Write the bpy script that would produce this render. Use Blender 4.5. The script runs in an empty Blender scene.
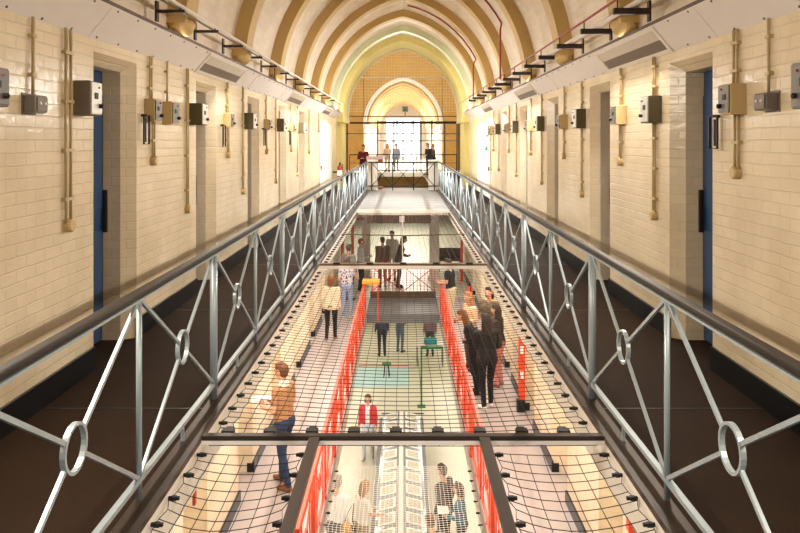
import bpy, bmesh, math, random
import numpy as np
from mathutils import Vector, Matrix
random.seed(7)
PI = math.pi
C = bpy.context.scene.collection
F, VX, VY, H = 720.0, 403.0, 141.0, 1.88      # focal length in px, vanishing point, eye height above gallery floor
Z1, Z0 = -3.0, -6.05                           # lower gallery floor, ground floor

def dep(px, X): return F*abs(X)/abs(px-VX)
def zat(py, Y): return H-(py-VY)*Y/F

# ------------------------------------------------------------------ materials
def lin(h):
    h = h.lstrip('#'); r = [int(h[i:i+2], 16)/255 for i in (0, 2, 4)]
    return tuple(c/12.92 if c <= .04045 else ((c+.055)/1.055)**2.4 for c in r)+(1,)

def mat(name, color, rough=.5, metal=0, var=.08, nscale=6, bump=0, bscale=40, spec=.5, emit=None, estr=0):
    m = bpy.data.materials.new(name); m.use_nodes = True
    n = m.node_tree.nodes; l = m.node_tree.links; b = n['Principled BSDF']
    c = lin(color) if isinstance(color, str) else tuple(color)+(1,)
    b.inputs['Roughness'].default_value = rough; b.inputs['Metallic'].default_value = metal
    b.inputs['Specular IOR Level'].default_value = spec
    tc = n.new('ShaderNodeTexCoord'); nz = n.new('ShaderNodeTexNoise'); nz.inputs['Scale'].default_value = nscale; nz.inputs['Detail'].default_value = 4
    l.new(tc.outputs['Object'], nz.inputs['Vector'])
    cr = n.new('ShaderNodeMix'); cr.data_type = 'RGBA'
    cr.inputs[6].default_value = tuple(max(0, x*(1-var)) for x in c[:3])+(1,)
    cr.inputs[7].default_value = tuple(min(1, x*(1+var)) for x in c[:3])+(1,)
    l.new(nz.outputs['Fac'], cr.inputs[0]); l.new(cr.outputs[2], b.inputs['Base Color'])
    if bump:
        n2 = n.new('ShaderNodeTexNoise'); n2.inputs['Scale'].default_value = bscale
        l.new(tc.outputs['Object'], n2.inputs['Vector'])
        bp = n.new('ShaderNodeBump'); bp.inputs['Strength'].default_value = bump; bp.inputs['Distance'].default_value = .01
        l.new(n2.outputs['Fac'], bp.inputs['Height']); l.new(bp.outputs['Normal'], b.inputs['Normal'])
    if emit:
        b.inputs['Emission Color'].default_value = lin(emit); b.inputs['Emission Strength'].default_value = estr
    return m

def brickmat(name, color, rough=.35, bw=.25, rh=.086, strength=.6, var=.1, wear=None):
    m = bpy.data.materials.new(name); m.use_nodes = True
    n = m.node_tree.nodes; l = m.node_tree.links; b = n['Principled BSDF']
    b.inputs['Roughness'].default_value = rough
    g = n.new('ShaderNodeNewGeometry'); sp = n.new('ShaderNodeSeparateXYZ'); sn = n.new('ShaderNodeSeparateXYZ')
    l.new(g.outputs['Position'], sp.inputs[0]); l.new(g.outputs['True Normal'], sn.inputs[0])
    ab = n.new('ShaderNodeMath'); ab.operation = 'ABSOLUTE'; l.new(sn.outputs['Y'], ab.inputs[0])
    gt = n.new('ShaderNodeMath'); gt.operation = 'GREATER_THAN'; gt.inputs[1].default_value = .8; l.new(ab.outputs[0], gt.inputs[0])
    mx = n.new('ShaderNodeMix'); mx.data_type = 'FLOAT'
    l.new(gt.outputs[0], mx.inputs[0]); l.new(sp.outputs['Y'], mx.inputs[2]); l.new(sp.outputs['X'], mx.inputs[3])
    cb = n.new('ShaderNodeCombineXYZ'); l.new(mx.outputs[0], cb.inputs[0]); l.new(sp.outputs['Z'], cb.inputs[1])
    wz = n.new('ShaderNodeTexNoise'); wz.inputs['Scale'].default_value = 5; l.new(g.outputs['Position'], wz.inputs['Vector'])
    wm = n.new('ShaderNodeVectorMath'); wm.operation = 'SCALE'; wm.inputs['Scale'].default_value = .014
    l.new(wz.outputs['Color'], wm.inputs[0])
    wa = n.new('ShaderNodeVectorMath'); l.new(cb.outputs[0], wa.inputs[0]); l.new(wm.outputs[0], wa.inputs[1])
    br = n.new('ShaderNodeTexBrick'); br.inputs['Scale'].default_value = 1
    br.inputs['Brick Width'].default_value = bw; br.inputs['Row Height'].default_value = rh
    br.inputs['Mortar Size'].default_value = .006; br.inputs['Mortar Smooth'].default_value = .6
    c = lin(color)
    br.inputs['Color1'].default_value = tuple(x*(1-var*.5) for x in c[:3])+(1,)
    br.inputs['Color2'].default_value = tuple(min(1, x*(1+var*.5)) for x in c[:3])+(1,)
    br.inputs['Mortar'].default_value = tuple(x*.97 for x in c[:3])+(1,)
    l.new(wa.outputs[0], br.inputs['Vector'])
    ns = n.new('ShaderNodeTexNoise'); ns.inputs['Scale'].default_value = 1.6; ns.inputs['Detail'].default_value = 6
    l.new(g.outputs['Position'], ns.inputs['Vector'])
    rp = n.new('ShaderNodeValToRGB'); rp.color_ramp.elements[0].position = .35; rp.color_ramp.elements[1].position = .62
    rp.color_ramp.elements[0].color = (.88, .85, .8, 1); rp.color_ramp.elements[1].color = (1, 1, 1, 1)
    l.new(ns.outputs['Fac'], rp.inputs[0])
    mu = n.new('ShaderNodeMix'); mu.data_type = 'RGBA'; mu.blend_type = 'MULTIPLY'; mu.inputs[0].default_value = 1
    l.new(br.outputs['Color'], mu.inputs[6]); l.new(rp.outputs['Color'], mu.inputs[7])
    l.new(mu.outputs[2], b.inputs['Base Color'])
    n3 = n.new('ShaderNodeTexNoise'); n3.inputs['Scale'].default_value = 14; n3.inputs['Detail'].default_value = 3
    l.new(g.outputs['Position'], n3.inputs['Vector'])
    ad = n.new('ShaderNodeMath'); ad.operation = 'MULTIPLY_ADD'; ad.inputs[1].default_value = -1.0
    l.new(br.outputs['Fac'], ad.inputs[0]); l.new(n3.outputs['Fac'], ad.inputs[2])
    bp = n.new('ShaderNodeBump'); bp.inputs['Strength'].default_value = strength; bp.inputs['Distance'].default_value = .008
    l.new(ad.outputs[0], bp.inputs['Height']); l.new(bp.outputs['Normal'], b.inputs['Normal'])
    return m

def stripemat(name, c1, c2, scale, axis='Z', thr=.5, rough=.8, noise=False):
    m = bpy.data.materials.new(name); m.use_nodes = True
    n = m.node_tree.nodes; l = m.node_tree.links; b = n['Principled BSDF']; b.inputs['Roughness'].default_value = rough
    tc = n.new('ShaderNodeTexCoord')
    if noise:
        w = n.new('ShaderNodeTexVoronoi'); w.inputs['Scale'].default_value = scale; l.new(tc.outputs['Object'], w.inputs['Vector']); out = w.outputs['Distance']
    else:
        w = n.new('ShaderNodeTexWave'); w.bands_direction = axis; w.inputs['Scale'].default_value = scale
        w.inputs['Distortion'].default_value = 1.0; w.inputs['Detail Scale'].default_value = 6; l.new(tc.outputs['Object'], w.inputs['Vector']); out = w.outputs['Fac']
    r = n.new('ShaderNodeValToRGB'); r.color_ramp.interpolation = 'CONSTANT'
    r.color_ramp.elements[0].color = lin(c1); r.color_ramp.elements[1].color = lin(c2); r.color_ramp.elements[1].position = thr
    l.new(out, r.inputs[0]); l.new(r.outputs['Color'], b.inputs['Base Color'])
    return m

M = {}
M['brick'] = brickmat('cream_painted_brick', '#e9d8ba', .22, strength=.5, var=.06)
M['lowwall'] = brickmat('ivory_painted_brick', '#efe0c4', .5, strength=.25)
M['hallwall'] = brickmat('ochre_painted_brick', '#c99a4c', .6, strength=.3)
M['soffit'] = mat('pale_grey_board', '#ece3dc', .55, var=.03)
M['vault'] = brickmat('pale_vault_plaster', '#e6d8c4', .5, strength=.35)
M['rib'] = mat('ochre_rib_paint', '#c8a767', .55, bump=.2)
M['riblit_yellow'] = mat('rib_paint_lit_yellow', '#e4d68e', .55, bump=.2)  # ochre rib paint with the strong hall light put into its colour
M['riblit_green'] = mat('rib_paint_lit_green', '#dfe6c4', .55, bump=.2)  # same ochre paint, greenish hall light coloured in on the last rib
M['farrib'] = mat('far_wing_rib_paint', '#dcc196', .6)
M['floor'] = mat('brown_walkway_asphalt', '#2a1b0f', .75, spec=.15, var=.25, nscale=3, bump=.15, bscale=120)
M['skirt'] = mat('black_skirting_paint', '#0c0d10', .35)
M['edge'] = mat('dark_brown_steel', '#3a2e28', .4, .3)
M['white'] = mat('white_paint', '#eee6da', .5, var=.03)
M['greyfloor'] = mat('pale_grey_lino', '#ac9f9a', .35, var=.08, nscale=2)
M['ground'] = mat('cream_stone_floor', '#dcd8c2', .35, var=.1, nscale=2)
M['deck'] = mat('grey_deck', '#72706e', .5, var=.1)
M['galv'] = mat('grey_blue_metal_paint', '#a6b3ba', .35, .25, var=.12, nscale=14)
M['wood'] = mat('dark_varnished_handrail', '#1d130e', .5, var=.25, nscale=9)
M['red'] = mat('bright_red_paint', '#ea4f2a', .4, var=.06)
M['darkred'] = mat('dark_red_pipe_paint', '#9c2418', .4)
M['blue'] = mat('navy_door_paint', '#2c4a72', .35)
M['black'] = mat('black_metal', '#131213', .5)
M['cord'] = mat('black_net_cord', '#191512', .8)
M['wire'] = mat('white_net_cord', '#f2ece2', .6)
M['pipe'] = mat('cream_conduit', '#bfa878', .4, var=.15)
M['paleco'] = mat('beige_casing', '#c9ad7a', .45)
M['greybox'] = mat('grey_brown_casing', '#77685a', .45)
M['darkbox'] = mat('olive_dark_casing', '#5a5036', .45)
M['greypanel'] = mat('slate_grey_panel', '#6f675f', .4)
M['plate'] = mat('white_front_plate', '#e3ded4', .35, .1)
M['diff'] = mat('ribbed_light_lens', '#b9aa98', .3, emit='#ffe6c0', estr=.12)
M['brass'] = mat('brass', '#a98545', .35, .7)
M['brown'] = mat('brown_board', '#5c4432', .5, var=.15)
M['mahog'] = mat('red_brown_wood', '#7d3a24', .4, var=.2)
M['yellow'] = mat('yellow_board', '#f0b23a', .5)
M['paper'] = mat('white_paper', '#f4efe6', .8, var=.02)
M['doc'] = stripemat('printed_page', '#8d8a7c', '#efe8cc', 60, 'Y', .55)
M['glass'] = mat('pale_case_panel', '#8e9492', .15)
M['casegrey'] = mat('grey_case_side', '#75787c', .4)
M['paleblue'] = mat('pale_blue_mat', '#bfe0e2', .6, var=.05)
M['green'] = mat('green_post_paint', '#2f7f4f', .45)
M['cable'] = mat('steel_cable', '#6d5a44', .5, .3)
M['window'] = mat('bright_daylight_pane', '#ffffff', .4, emit='#f4f8ff', estr=2.5)
M['leather'] = mat('dark_bag', '#241c18', .5)

# ------------------------------------------------------------------ mesh builder
class MB:
    def __init__(s): s.v = []; s.f = []; s.m = []; s.mi = 0
    def add(s, vs, fs):
        o = len(s.v); s.v += [tuple(x) for x in vs]
        for f in fs: s.f.append(tuple(i+o for i in f)); s.m.append(s.mi)
        return s
    def box(s, x0, x1, y0, y1, z0, z1):
        x0, x1 = sorted((x0, x1)); y0, y1 = sorted((y0, y1)); z0, z1 = sorted((z0, z1))
        return s.add([(x0,y0,z0),(x1,y0,z0),(x1,y1,z0),(x0,y1,z0),(x0,y0,z1),(x1,y0,z1),(x1,y1,z1),(x0,y1,z1)],
                     [(0,3,2,1),(4,5,6,7),(0,1,5,4),(1,2,6,5),(2,3,7,6),(3,0,4,7)])
    def path(s, pts, r, n=6, closed=False, r2=None, cap=True):
        pts = [Vector(p) for p in pts]; N = len(pts); rings = []
        up = None
        for i, p in enumerate(pts):
            if closed: t = pts[(i+1) % N]-pts[i-1]
            else: t = pts[min(i+1, N-1)]-pts[max(i-1, 0)]
            t.normalize()
            if up is None: up = Vector((0, 0, 1)) if abs(t.z) < .9 else Vector((0, 1, 0))
            a = t.cross(up)
            if a.length < 1e-4: a = t.orthogonal()
            a.normalize(); b = a.cross(t); up = b
            rr = r if r2 is None else r+(r2-r)*i/max(1, N-1)
            rings.append([p+a*math.cos(2*PI*(k+.5)/n)*rr+b*math.sin(2*PI*(k+.5)/n)*rr for k in range(n)])
        vs = [v for q in rings for v in q]; fs = []
        for i in range(N if closed else N-1):
            j = (i+1) % N
            for k in range(n): fs.append((i*n+k, i*n+(k+1) % n, j*n+(k+1) % n, j*n+k))
        if not closed and cap: fs.append(tuple(reversed(range(n)))); fs.append(tuple((N-1)*n+k for k in range(n)))
        return s.add(vs, fs)
    def bar(s, p, q, w, h):                     # rectangular bar, w sideways, h up
        p = Vector(p); q = Vector(q); t = (q-p).normalized()
        up = Vector((0,0,1)) if abs(t.z) < .98 else Vector((0,1,0))
        a = t.cross(up).normalized()*w/2; b = a.cross(t).normalized()*h/2
        return s.add([p-a-b,p+a-b,p+a+b,p-a+b,q-a-b,q+a-b,q+a+b,q-a+b],[(0,1,2,3),(7,6,5,4),(0,4,5,1),(1,5,6,2),(2,6,7,3),(3,7,4,0)])
    def prism(s, poly, a, b, axis='Z'):         # poly in the plane normal to the axis
        n = len(poly)
        def P(u, w, t): return (u, w, t) if axis == 'Z' else ((u, t, w) if axis == 'Y' else (t, u, w))
        vs = [P(u, w, a) for u, w in poly]+[P(u, w, b) for u, w in poly]
        fs = [tuple(range(n)), tuple(range(2*n-1, n-1, -1))]+[(i, i+n, (i+1) % n+n, (i+1) % n) for i in range(n)]
        return s.add(vs, fs)
    def ball(s, c, rx, ry=None, rz=None, nu=10, nv=7):
        ry = ry or rx; rz = rz or rx; c = Vector(c); vs = [c+Vector((0,0,-rz))]
        for j in range(1, nv):
            t = -PI/2+PI*j/nv
            for i in range(nu): vs.append(c+Vector((rx*math.cos(t)*math.cos(2*PI*i/nu), ry*math.cos(t)*math.sin(2*PI*i/nu), rz*math.sin(t))))
        vs.append(c+Vector((0,0,rz))); fs = []; top = len(vs)-1
        for i in range(nu):
            fs.append((0, 1+(i+1) % nu, 1+i)); fs.append((top, top-nu+i, top-nu+(i+1) % nu))
            for j in range(nv-2): fs.append((1+j*nu+i, 1+j*nu+(i+1) % nu, 1+(j+1)*nu+(i+1) % nu, 1+(j+1)*nu+i))
        return s.add(vs, fs)
    def lathe(s, c, prof, n=14, axis='Z'):
        c = Vector(c); vs = []
        for r, h in prof:
            for k in range(n):
                a = 2*PI*k/n; u, w = r*math.cos(a), r*math.sin(a)
                vs.append(c+(Vector((u, w, h)) if axis == 'Z' else Vector((h, u, w)) if axis == 'X' else Vector((u, h, w))))
        fs = []; m = len(prof)
        for i in range(m-1):
            for k in range(n): fs.append((i*n+k, i*n+(k+1) % n, (i+1)*n+(k+1) % n, (i+1)*n+k))
        fs.append(tuple(reversed(range(n)))); fs.append(tuple((m-1)*n+k for k in range(n)))
        return s.add(vs, fs)
    def build(s, name, mats, parent=None, bevel=0, smooth=False, origin=None):
        me = bpy.data.meshes.new(name); o_ = Vector(origin) if origin is not None else Vector((0,0,0))
        me.from_pydata([tuple(Vector(v)-o_) for v in s.v], [], s.f)
        if not isinstance(mats, (list, tuple)): mats = [mats]
        for m in mats: me.materials.append(m)
        for p, i in zip(me.polygons, s.m): p.material_index = min(i, len(mats)-1)
        bm = bmesh.new(); bm.from_mesh(me); bmesh.ops.recalc_face_normals(bm, faces=bm.faces)
        if bevel:
            bmesh.ops.bevel(bm, geom=[e for e in bm.edges if len(e.link_faces) == 2 and e.calc_face_angle(0) > .5], offset=bevel, segments=2, affect='EDGES', profile=.6)
        bm.to_mesh(me); bm.free()
        if smooth:
            for p in me.polygons: p.use_smooth = True
        ob = bpy.data.objects.new(name, me); C.objects.link(ob)
        if origin is not None: ob.location = o_
        if parent is not None: ob.parent = parent
        return ob

def tag(o, label=None, cat=None, group=None, kind=None):
    if label: o['label'] = label
    if cat: o['category'] = cat
    if group: o['group'] = group
    if kind: o['kind'] = kind
    return o
def empty(name, loc=(0,0,0), rz=0):
    o = bpy.data.objects.new(name, None); C.objects.link(o); o.location = loc; o.rotation_euler = (0,0,rz); o.empty_display_size = .1
    return o
def thing(name, label, cat, loc=(0,0,0), group=None, rz=0): return tag(empty(name, loc, rz), label, cat, group)
def struct(mb, name, mats, label=None, **k): return tag(mb.build(name, mats, **k), label, None, None, 'structure')
def copy_tree(o, parent=None):
    c = o.copy(); C.objects.link(c)
    if parent is not None: c.parent = parent
    for ch in o.children: copy_tree(ch, c)
    return c

# ------------------------------------------------------------------ the setting
WX = 2.55; YB = -5.0; YE = 29.6; HALL = 46.5; BAY = 2.94; DOOR0 = 5.93; DW = .96
RX = 1.375; SX = 1.274
doors = [DOOR0+BAY*k for k in range(-3, 5)]
LX = 2.22; LBAY = 2.45; ldoors = [9.72+LBAY*k for k in range(-3, 6)]
ordn = ['first','second','third','fourth','fifth','sixth','seventh']
SIDE = {-1: 'on the extinguisher wall', 1: 'on the red pipe wall'}
dn = 0
for s in (-1, 1):
    nm = 'left' if s < 0 else 'right'
    w = MB(); edges = [YB]
    for d in doors: edges += [d, d+DW]
    edges.append(YE)
    for i in range(0, len(edges), 2):
        a, b = edges[i], edges[i+1]
        a2 = a-.09 if i > 0 else a; b2 = b+.09 if i+2 < len(edges) else b
        w.prism([(s*WX, a), (s*WX, b), (s*(WX+.12), b2), (s*3.1, b2), (s*3.1, a2), (s*(WX+.12), a2)], 0, 2.62)
    w.box(s*WX, s*3.1, YB, YE, 2.62, 3.0)
    for d in doors:      # splayed heads of the door recesses
        w.prism([(s*WX, 2.62), (s*3.1, 2.62), (s*3.1, 2.53), (s*(WX+.12), 2.53)], d-.09, d+DW+.09, 'Y')
    struct(w, 'wall_'+nm, M['brick'])
    sk = MB()
    for i in range(0, len(edges), 2): sk.box(s*(WX-.022), s*WX, edges[i]-(.0 if i == 0 else .0), edges[i+1], 0, .19)
    for d in doors:
        sk.prism([(s*WX, d), (s*(WX+.12), d+.09-.18), (s*(WX+.12), d+.112-.18), (s*(WX-.0), d+.02)], 0, .19)
        sk.prism([(s*(WX-.022), d+DW), (s*WX, d+DW-.018), (s*(WX+.12), d+DW+.072), (s*(WX+.12), d+DW+.09), (s*WX, d+DW)], 0, .19)
        sk.box(s*(WX+.12), s*(WX+.27), d+DW+.07, d+DW+.09, 0, .19)
    struct(sk, 'baseboard_'+nm, M['skirt'])
    for k, d in enumerate(doors):
        dn += 1; x = WX+.29
        dm = MB().box(s*x, s*(x+.06), d-.08, d+DW+.08, 0.01, 2.53)
        for z0, z1 in ((.25, 1.05), (1.25, 2.3)): dm.box(s*(x-.012), s*x, d+.1, d+DW-.1, z0, z1)
        dd = struct(dm, 'door_%d' % dn, M['blue'])
        MB().box(s*(x-.05), s*(x-.011), d+DW-.12, d+DW-.02, 1.02, 1.42).build('lock_case', M['black'], dd, .006)
        MB().lathe((s*(x-.012), d+DW/2, 1.55), [(.03, -s*.02), (.03, 0)], 12, 'X').build('spyhole', M['black'], dd)
    # upper gallery slab
    fl = MB(); fl.box(s*1.40, s*3.1, YB, 43, -.28, 0)
    struct(fl, 'floor_'+nm, [M['floor']])
    tm = MB()
    for k in range(-3, 8): tm.box(s*1.41, s*(WX-.03), 5.06+BAY*k-.008, 5.06+BAY*k+.008, -.001, .002)
    struct(tm, 'trim_%d' % (20+s), M['skirt'])
    struct(MB().box(s*SX, s*1.40, YB, 43, -.025, .012), 'trim_%d' % (22+s), M['edge'])
    struct(MB().box(s*(SX+.012), s*1.40, YB, 43, -.28, -.025), 'trim_%d' % (24+s), M['white'])
    struct(MB().box(s*1.30, s*3.1, YB, YE, -.31, -.281), 'ceiling_lower_'+nm, M['white'])
    # boxed service trunking with screw heads
    so = MB().prism([(s*WX, 2.72), (s*2.34, 2.97), (s*2.345, 2.985), (s*2.55, 2.985)], YB, 28.2, 'Y')
    so.mi = 1
    n_ = Vector((-s*.766, 0, -.643))
    for k in range(60):
        y = -1+k*.45+.2
        for t in (.08, .92):
            p = Vector((s*(WX-.21*t), y, 2.72+.25*t)); so.ball(p, .011, .011, .011, 6, 4)
    so.mi = 0
    for k in range(12): so.prism([(s*(WX-.002), 2.716), (s*2.338, 2.968), (s*2.34, 2.972), (s*2.55, 2.722)], -3+BAY*k-.004, -3+BAY*k+.004, 'Y')
    struct(so, 'trim_%d' % (26+s), [M['soffit'], M['greybox']])
    struct(MB().box(s*2.335, s*2.36, YB, 28.2, 2.97, 3.0), 'trim_%d' % (28+s), M['brown'])
    # lower gallery: slab, wall with recesses, skirting
    struct(MB().box(s*1.02, s*2.9, 5, 22.5, Z1-.25, Z1), 'floor_lower_'+nm, M['greyfloor'])
    lw = MB(); e = [5.0]
    for d in ldoors:
        if d > 5.2: e += [d, d+.9]
    e.append(26.0)
    lsk = MB()
    for i in range(0, len(e), 2):
        lw.box(s*LX, s*2.9, e[i], e[i+1], Z1, -.31)
        lsk.box(s*(LX-.03), s*LX, e[i]-.01, e[i+1]+.012, Z1, Z1+.16)
        lsk.box(s*(LX-.03), s*(LX+.08), e[i]-.012, e[i], Z1, Z1+.13)
    lw.box(s*2.5, s*2.9, 5, 26, Z1, -.31)
    lw.box(s*LX, s*2.9, 5, 26, -.9, -.31)
    struct(lw, 'wall_lower_'+nm, M['lowwall']); struct(lsk, 'baseboard_lower_'+nm, M['skirt'])
    struct(MB().box(s*2.3, s*2.9, 5, 34, Z0, Z1-.25), 'wall_ground_'+nm, M['lowwall'])

# vault shell
CC, ZS, RV, RR = .56, 2.92, 3.085, 2.885
def arch(R, z0, n=26):
    """points of a pointed arch from left springing to right springing, starting at height z0"""
    t0 = math.asin((z0-ZS)/R); t1 = math.acos(CC/R); pts = []
    for i in range(n+1):
        t = t0+(t1-t0)*i/n; pts.append((CC-R*math.cos(t), ZS+R*math.sin(t)))
    return pts+[(-x, z) for x, z in reversed(pts[:-1])]
def arch_band(mb, Ri, Ro, ya, yb, z0=2.93):
    a = arch(Ri, z0); b = arch(Ro, z0); n = len(a)
    vs = [(x, ya, z) for x, z in a]+[(x, ya, z) for x, z in b]+[(x, yb, z) for x, z in a]+[(x, yb, z) for x, z in b]
    fs = []
    for i in range(n-1):
        fs += [(i, i+1, n+i+1, n+i), (2*n+i, 3*n+i, 3*n+i+1, 2*n+i+1), (i, 2*n+i, 2*n+i+1, i+1), (n+i, n+i+1, 3*n+i+1, 3*n+i)]
    fs += [(0, n, 3*n, 2*n), (n-1, 3*n-1, 4*n-1, 2*n-1)]
    return mb.add(vs, fs)
struct(arch_band(MB(), RV, RV+.2, YB, YE), 'ceiling', M['vault'], smooth=False)
tn = 1
for k in range(-4, 7):
    y = 7.85+BAY*k
    r = arch_band(MB(), RR, RV+.05, y-.2, y+.2, 3.14)
    for s in (-1, 1):
        r.ball((s*2.42, y, 3.14), .14, .2, .13, 20, 14)
    struct(r, 'trim_%d' % tn, M['riblit_green'] if k == 6 else M['rib']); tn += 1
struct(arch_band(MB(), RR-.02, RV+.3, 27.6, YE+.25, 2.6), 'trim_%d' % tn, M['riblit_yellow'])
struct(arch_band(MB(), RR-.09, RR+.1, YE+.2, YE+.28, 2.6), 'trim_%d' % (tn+1), M['white'])

# wing end piers, white doors
for s in (-1, 1):
    nm = 'left' if s < 0 else 'right'
    struct(MB().box(s*2.36, s*3.1, 27.9, YE, 0, 2.93), 'wall_pier_'+nm, M['riblit_yellow'])
    dn += 1; a = 22.0 if s < 0 else 21.0
    d = struct(MB().box(s*(WX-.02), s*WX, a, a+3.5, .2, 2.45), 'door_%d' % dn, M['white'])
    MB().box(s*(WX-.05), s*(WX-.02), a+.1, a+.2, 1.0, 1.12).build('handle', M['black'], d)

# central hall
struct(MB().box(-8, -2.55, HALL, HALL+.6, Z1, 11).box(2.55, 8, HALL, HALL+.6, Z1, 11), 'wall_hall', M['hallwall'])
hb = arch(RV, 2.93); q = [(-2.55, 11), (-2.55, 2.93)]
hw = MB()
for i in range(len(hb)-1):
    (x0, z0), (x1, z1) = hb[i], hb[i+1]
    hw.add([(x0, HALL, z0), (x1, HALL, z1), (x1, HALL, 11), (x0, HALL, 11), (x0, HALL+.6, z0), (x1, HALL+.6, z1), (x1, HALL+.6, 11), (x0, HALL+.6, 11)],
           [(0,1,2,3), (7,6,5,4), (0,4,5,1), (2,6,7,3)])
struct(hw, 'wall_hall_arch', M['hallwall'])
struct(arch_band(MB(), RV-.12, RV+.05, HALL-.12, HALL+.7, 2.6), 'trim_40', M['white'])
struct(MB().box(-8.3, -8, YE, HALL+.6, Z1, 11).box(8, 8.3, YE, HALL+.6, Z1, 11), 'wall_hall_sides', M['lowwall'])
struct(MB().box(-8, -3.1, YE, YE+.3, Z1, 11).box(3.1, 8, YE, YE+.3, Z1, 11).box(-3.1, 3.1, YE, YE+.25, 6.2, 11), 'wall_hall_near', M['lowwall'])
struct(MB().box(-8.3, 8.3, YE, HALL+.6, 11, 11.3), 'ceiling_hall', M['vault'])
struct(MB().box(-8, 8, 22.5, HALL+.6, Z1-.25, Z1), 'floor_hall', M['ground'])
struct(MB().box(-8, -2.55, HALL-3.5, HALL, -.25, 0).box(2.55, 8, HALL-3.5, HALL, -.25, 0).box(-2.55, 2.55, HALL-3.5, 80, -.25, 0), 'floor_hall_gallery', M['white'])
struct(MB().box(-2.55, 2.55, HALL+1.5, HALL+1.8, Z1, -.25), 'wall_hall_lower', M['hallwall'])
for s in (-1, 1):
    struct(MB().box(s*3.1, s*8, YE+.3, HALL-3.5, -.25, 0), 'floor_hall_%s' % ('left' if s < 0 else 'right'), M['white'])
# far wing
fw = MB()
for s in (-1, 1): fw.box(s*2.55, s*2.9, HALL+.6, 80, 0, 3.0)
struct(fw, 'wall_far_wing', M['lowwall'])
struct(arch_band(MB(), RV, RV+.2, HALL+.6, 80), 'ceiling_far_wing', M['lowwall'])
for k in range(13):
    struct(arch_band(MB(), RR, RV+.05, 48.5+k*2.3, 49.1+k*2.3, 3.0), 'trim_%d' % (50+k), M['farrib'])
struct(MB().box(-3, 3, 80, 80.3, -.25, 6.5), 'wall_far_end', M['white'])
wf = struct(MB().box(-1.9, 1.9, 79.85, 80, .1, 4.4), 'window_1', M['window'])
gz = MB()
for i in range(5): gz.box(-1.9+i*.95-.03, -1.9+i*.95+.03, 79.78, 79.86, .1, 4.4)
for i in range(6): gz.box(-1.9, 1.9, 79.78, 79.86, .1+i*.86-.03, .1+i*.86+.03)
gz.build('glazing_bars', M['casegrey'], wf)

# ground floor
struct(MB().box(-2.9, 2.9, 5, 34, Z0-.2, Z0), 'floor_ground', M['ground'])
struct(MB().box(-2.9, 2.9, 33, 33.2, Z0, Z1-.25), 'wall_ground_end', M['lowwall'])

# ------------------------------------------------------------------ railings
def ring_mesh():
    m = MB(); n = 24; vs = []; fs = []
    for k in range(n):
        a = 2*PI*k/n
        for R in (.092, .106):
            for x in (-.012, .012): vs.append((x, R*math.cos(a), R*math.sin(a)))
    for k in range(n):
        i = 4*k; j = 4*((k+1) % n)
        fs += [(i, i+1, j+1, j), (i+2, j+2, j+3, i+3), (i, j, j+2, i+2), (i+1, i+3, j+3, j+1)]
    return m.add(vs, fs)
def railing(label, X, zf, y0, y1, h=1.07, sp=1.48, first_thick=False, metal='galv', wood='wood', th=1.0, group=None, bars=0):
    """gallery railing along Y: posts, X-braces that meet in a ring, handrail, bottom rail"""
    t = thing('gallery_railing', label, 'railing', (X, y0, zf), group)
    mt = M[metal]; n = int(round((y1-y0)/sp)); L = n*sp
    if wood: MB().box(-.028, .028, 0, L, h, h+.034).build('handrail', M[wood], t, .01)
    else: MB().box(-.024, .024, 0, L, h, h+.03).build('handrail', mt, t, .008)
    MB().box(-.034, .034, 0, L, h-.012, h).build('top_rail', mt, t)
    MB().box(-.016*th, .016*th, 0, L, .105, .13).build('bottom_rail', mt, t)
    zc = (h+.12)/2
    ring0 = None
    protos = {}
    def part(key, make, loc):
        if key not in protos:
            o = make(); protos[key] = o; o.parent = t
        else:
            o = protos[key].copy(); C.objects.link(o)
        o.location = loc; return o
    for k in range(n+1):
        thick = (k % 2 == 0) == first_thick
        r = .027 if thick else .015
        part(('p', thick), lambda: MB().path([(0, 0, 0), (0, 0, h-.012)], r*th, 10).build('post', mt, smooth=True), (0, k*sp, 0))
        if k == n: break
        part('f', lambda: MB().box(-.008, .008, -.012, .012, 0, .106).build('foot', mt), (0, (k+.5)*sp, 0))
        part('r', lambda: ring_mesh().build('ring', mt), (0, (k+.5)*sp, zc))
        for a in (0, 1):
            for b in (0, 1):
                def mk(a=a, b=b):
                    p = Vector((0, -sp/2 if a == 0 else sp/2, .12-zc if b == 0 else h-.01-zc)); d = p.normalized()
                    return MB().bar(p, d*.1, .016*th, .02*th).build('brace', mt)
                part(('b', a, b), mk, (0, (k+.5)*sp, zc))
    if bars:
        for i in range(int(L/bars)):
            part('bar', lambda: MB().box(-.008, .008, -.008, .008, .12, h-.01).build('bar', mt), (0, i*bars+.33, 0))
    return t
railing('long grey gallery railing with ringed braces before the wall with the fire extinguisher', -RX, 0, 3.75-1.48*3, 27.45, group=None, first_thick=True)
railing('long grey gallery railing with ringed braces before the wall under the red pipe', RX, 0, 3.75-1.48*3, 27.45, first_thick=True)
railing('bright red railing on the lower gallery beside the man in jeans', -1.06, Z1, 7.2, 20.3, h=.97, sp=1.31, metal='red', wood=None, th=1.1, bars=.66)
railing('bright red railing on the lower gallery beside the group in black', 1.06, Z1, 7.2, 20.3, h=.97, sp=1.31, metal='red', wood=None, th=1.1, bars=.66)

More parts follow.
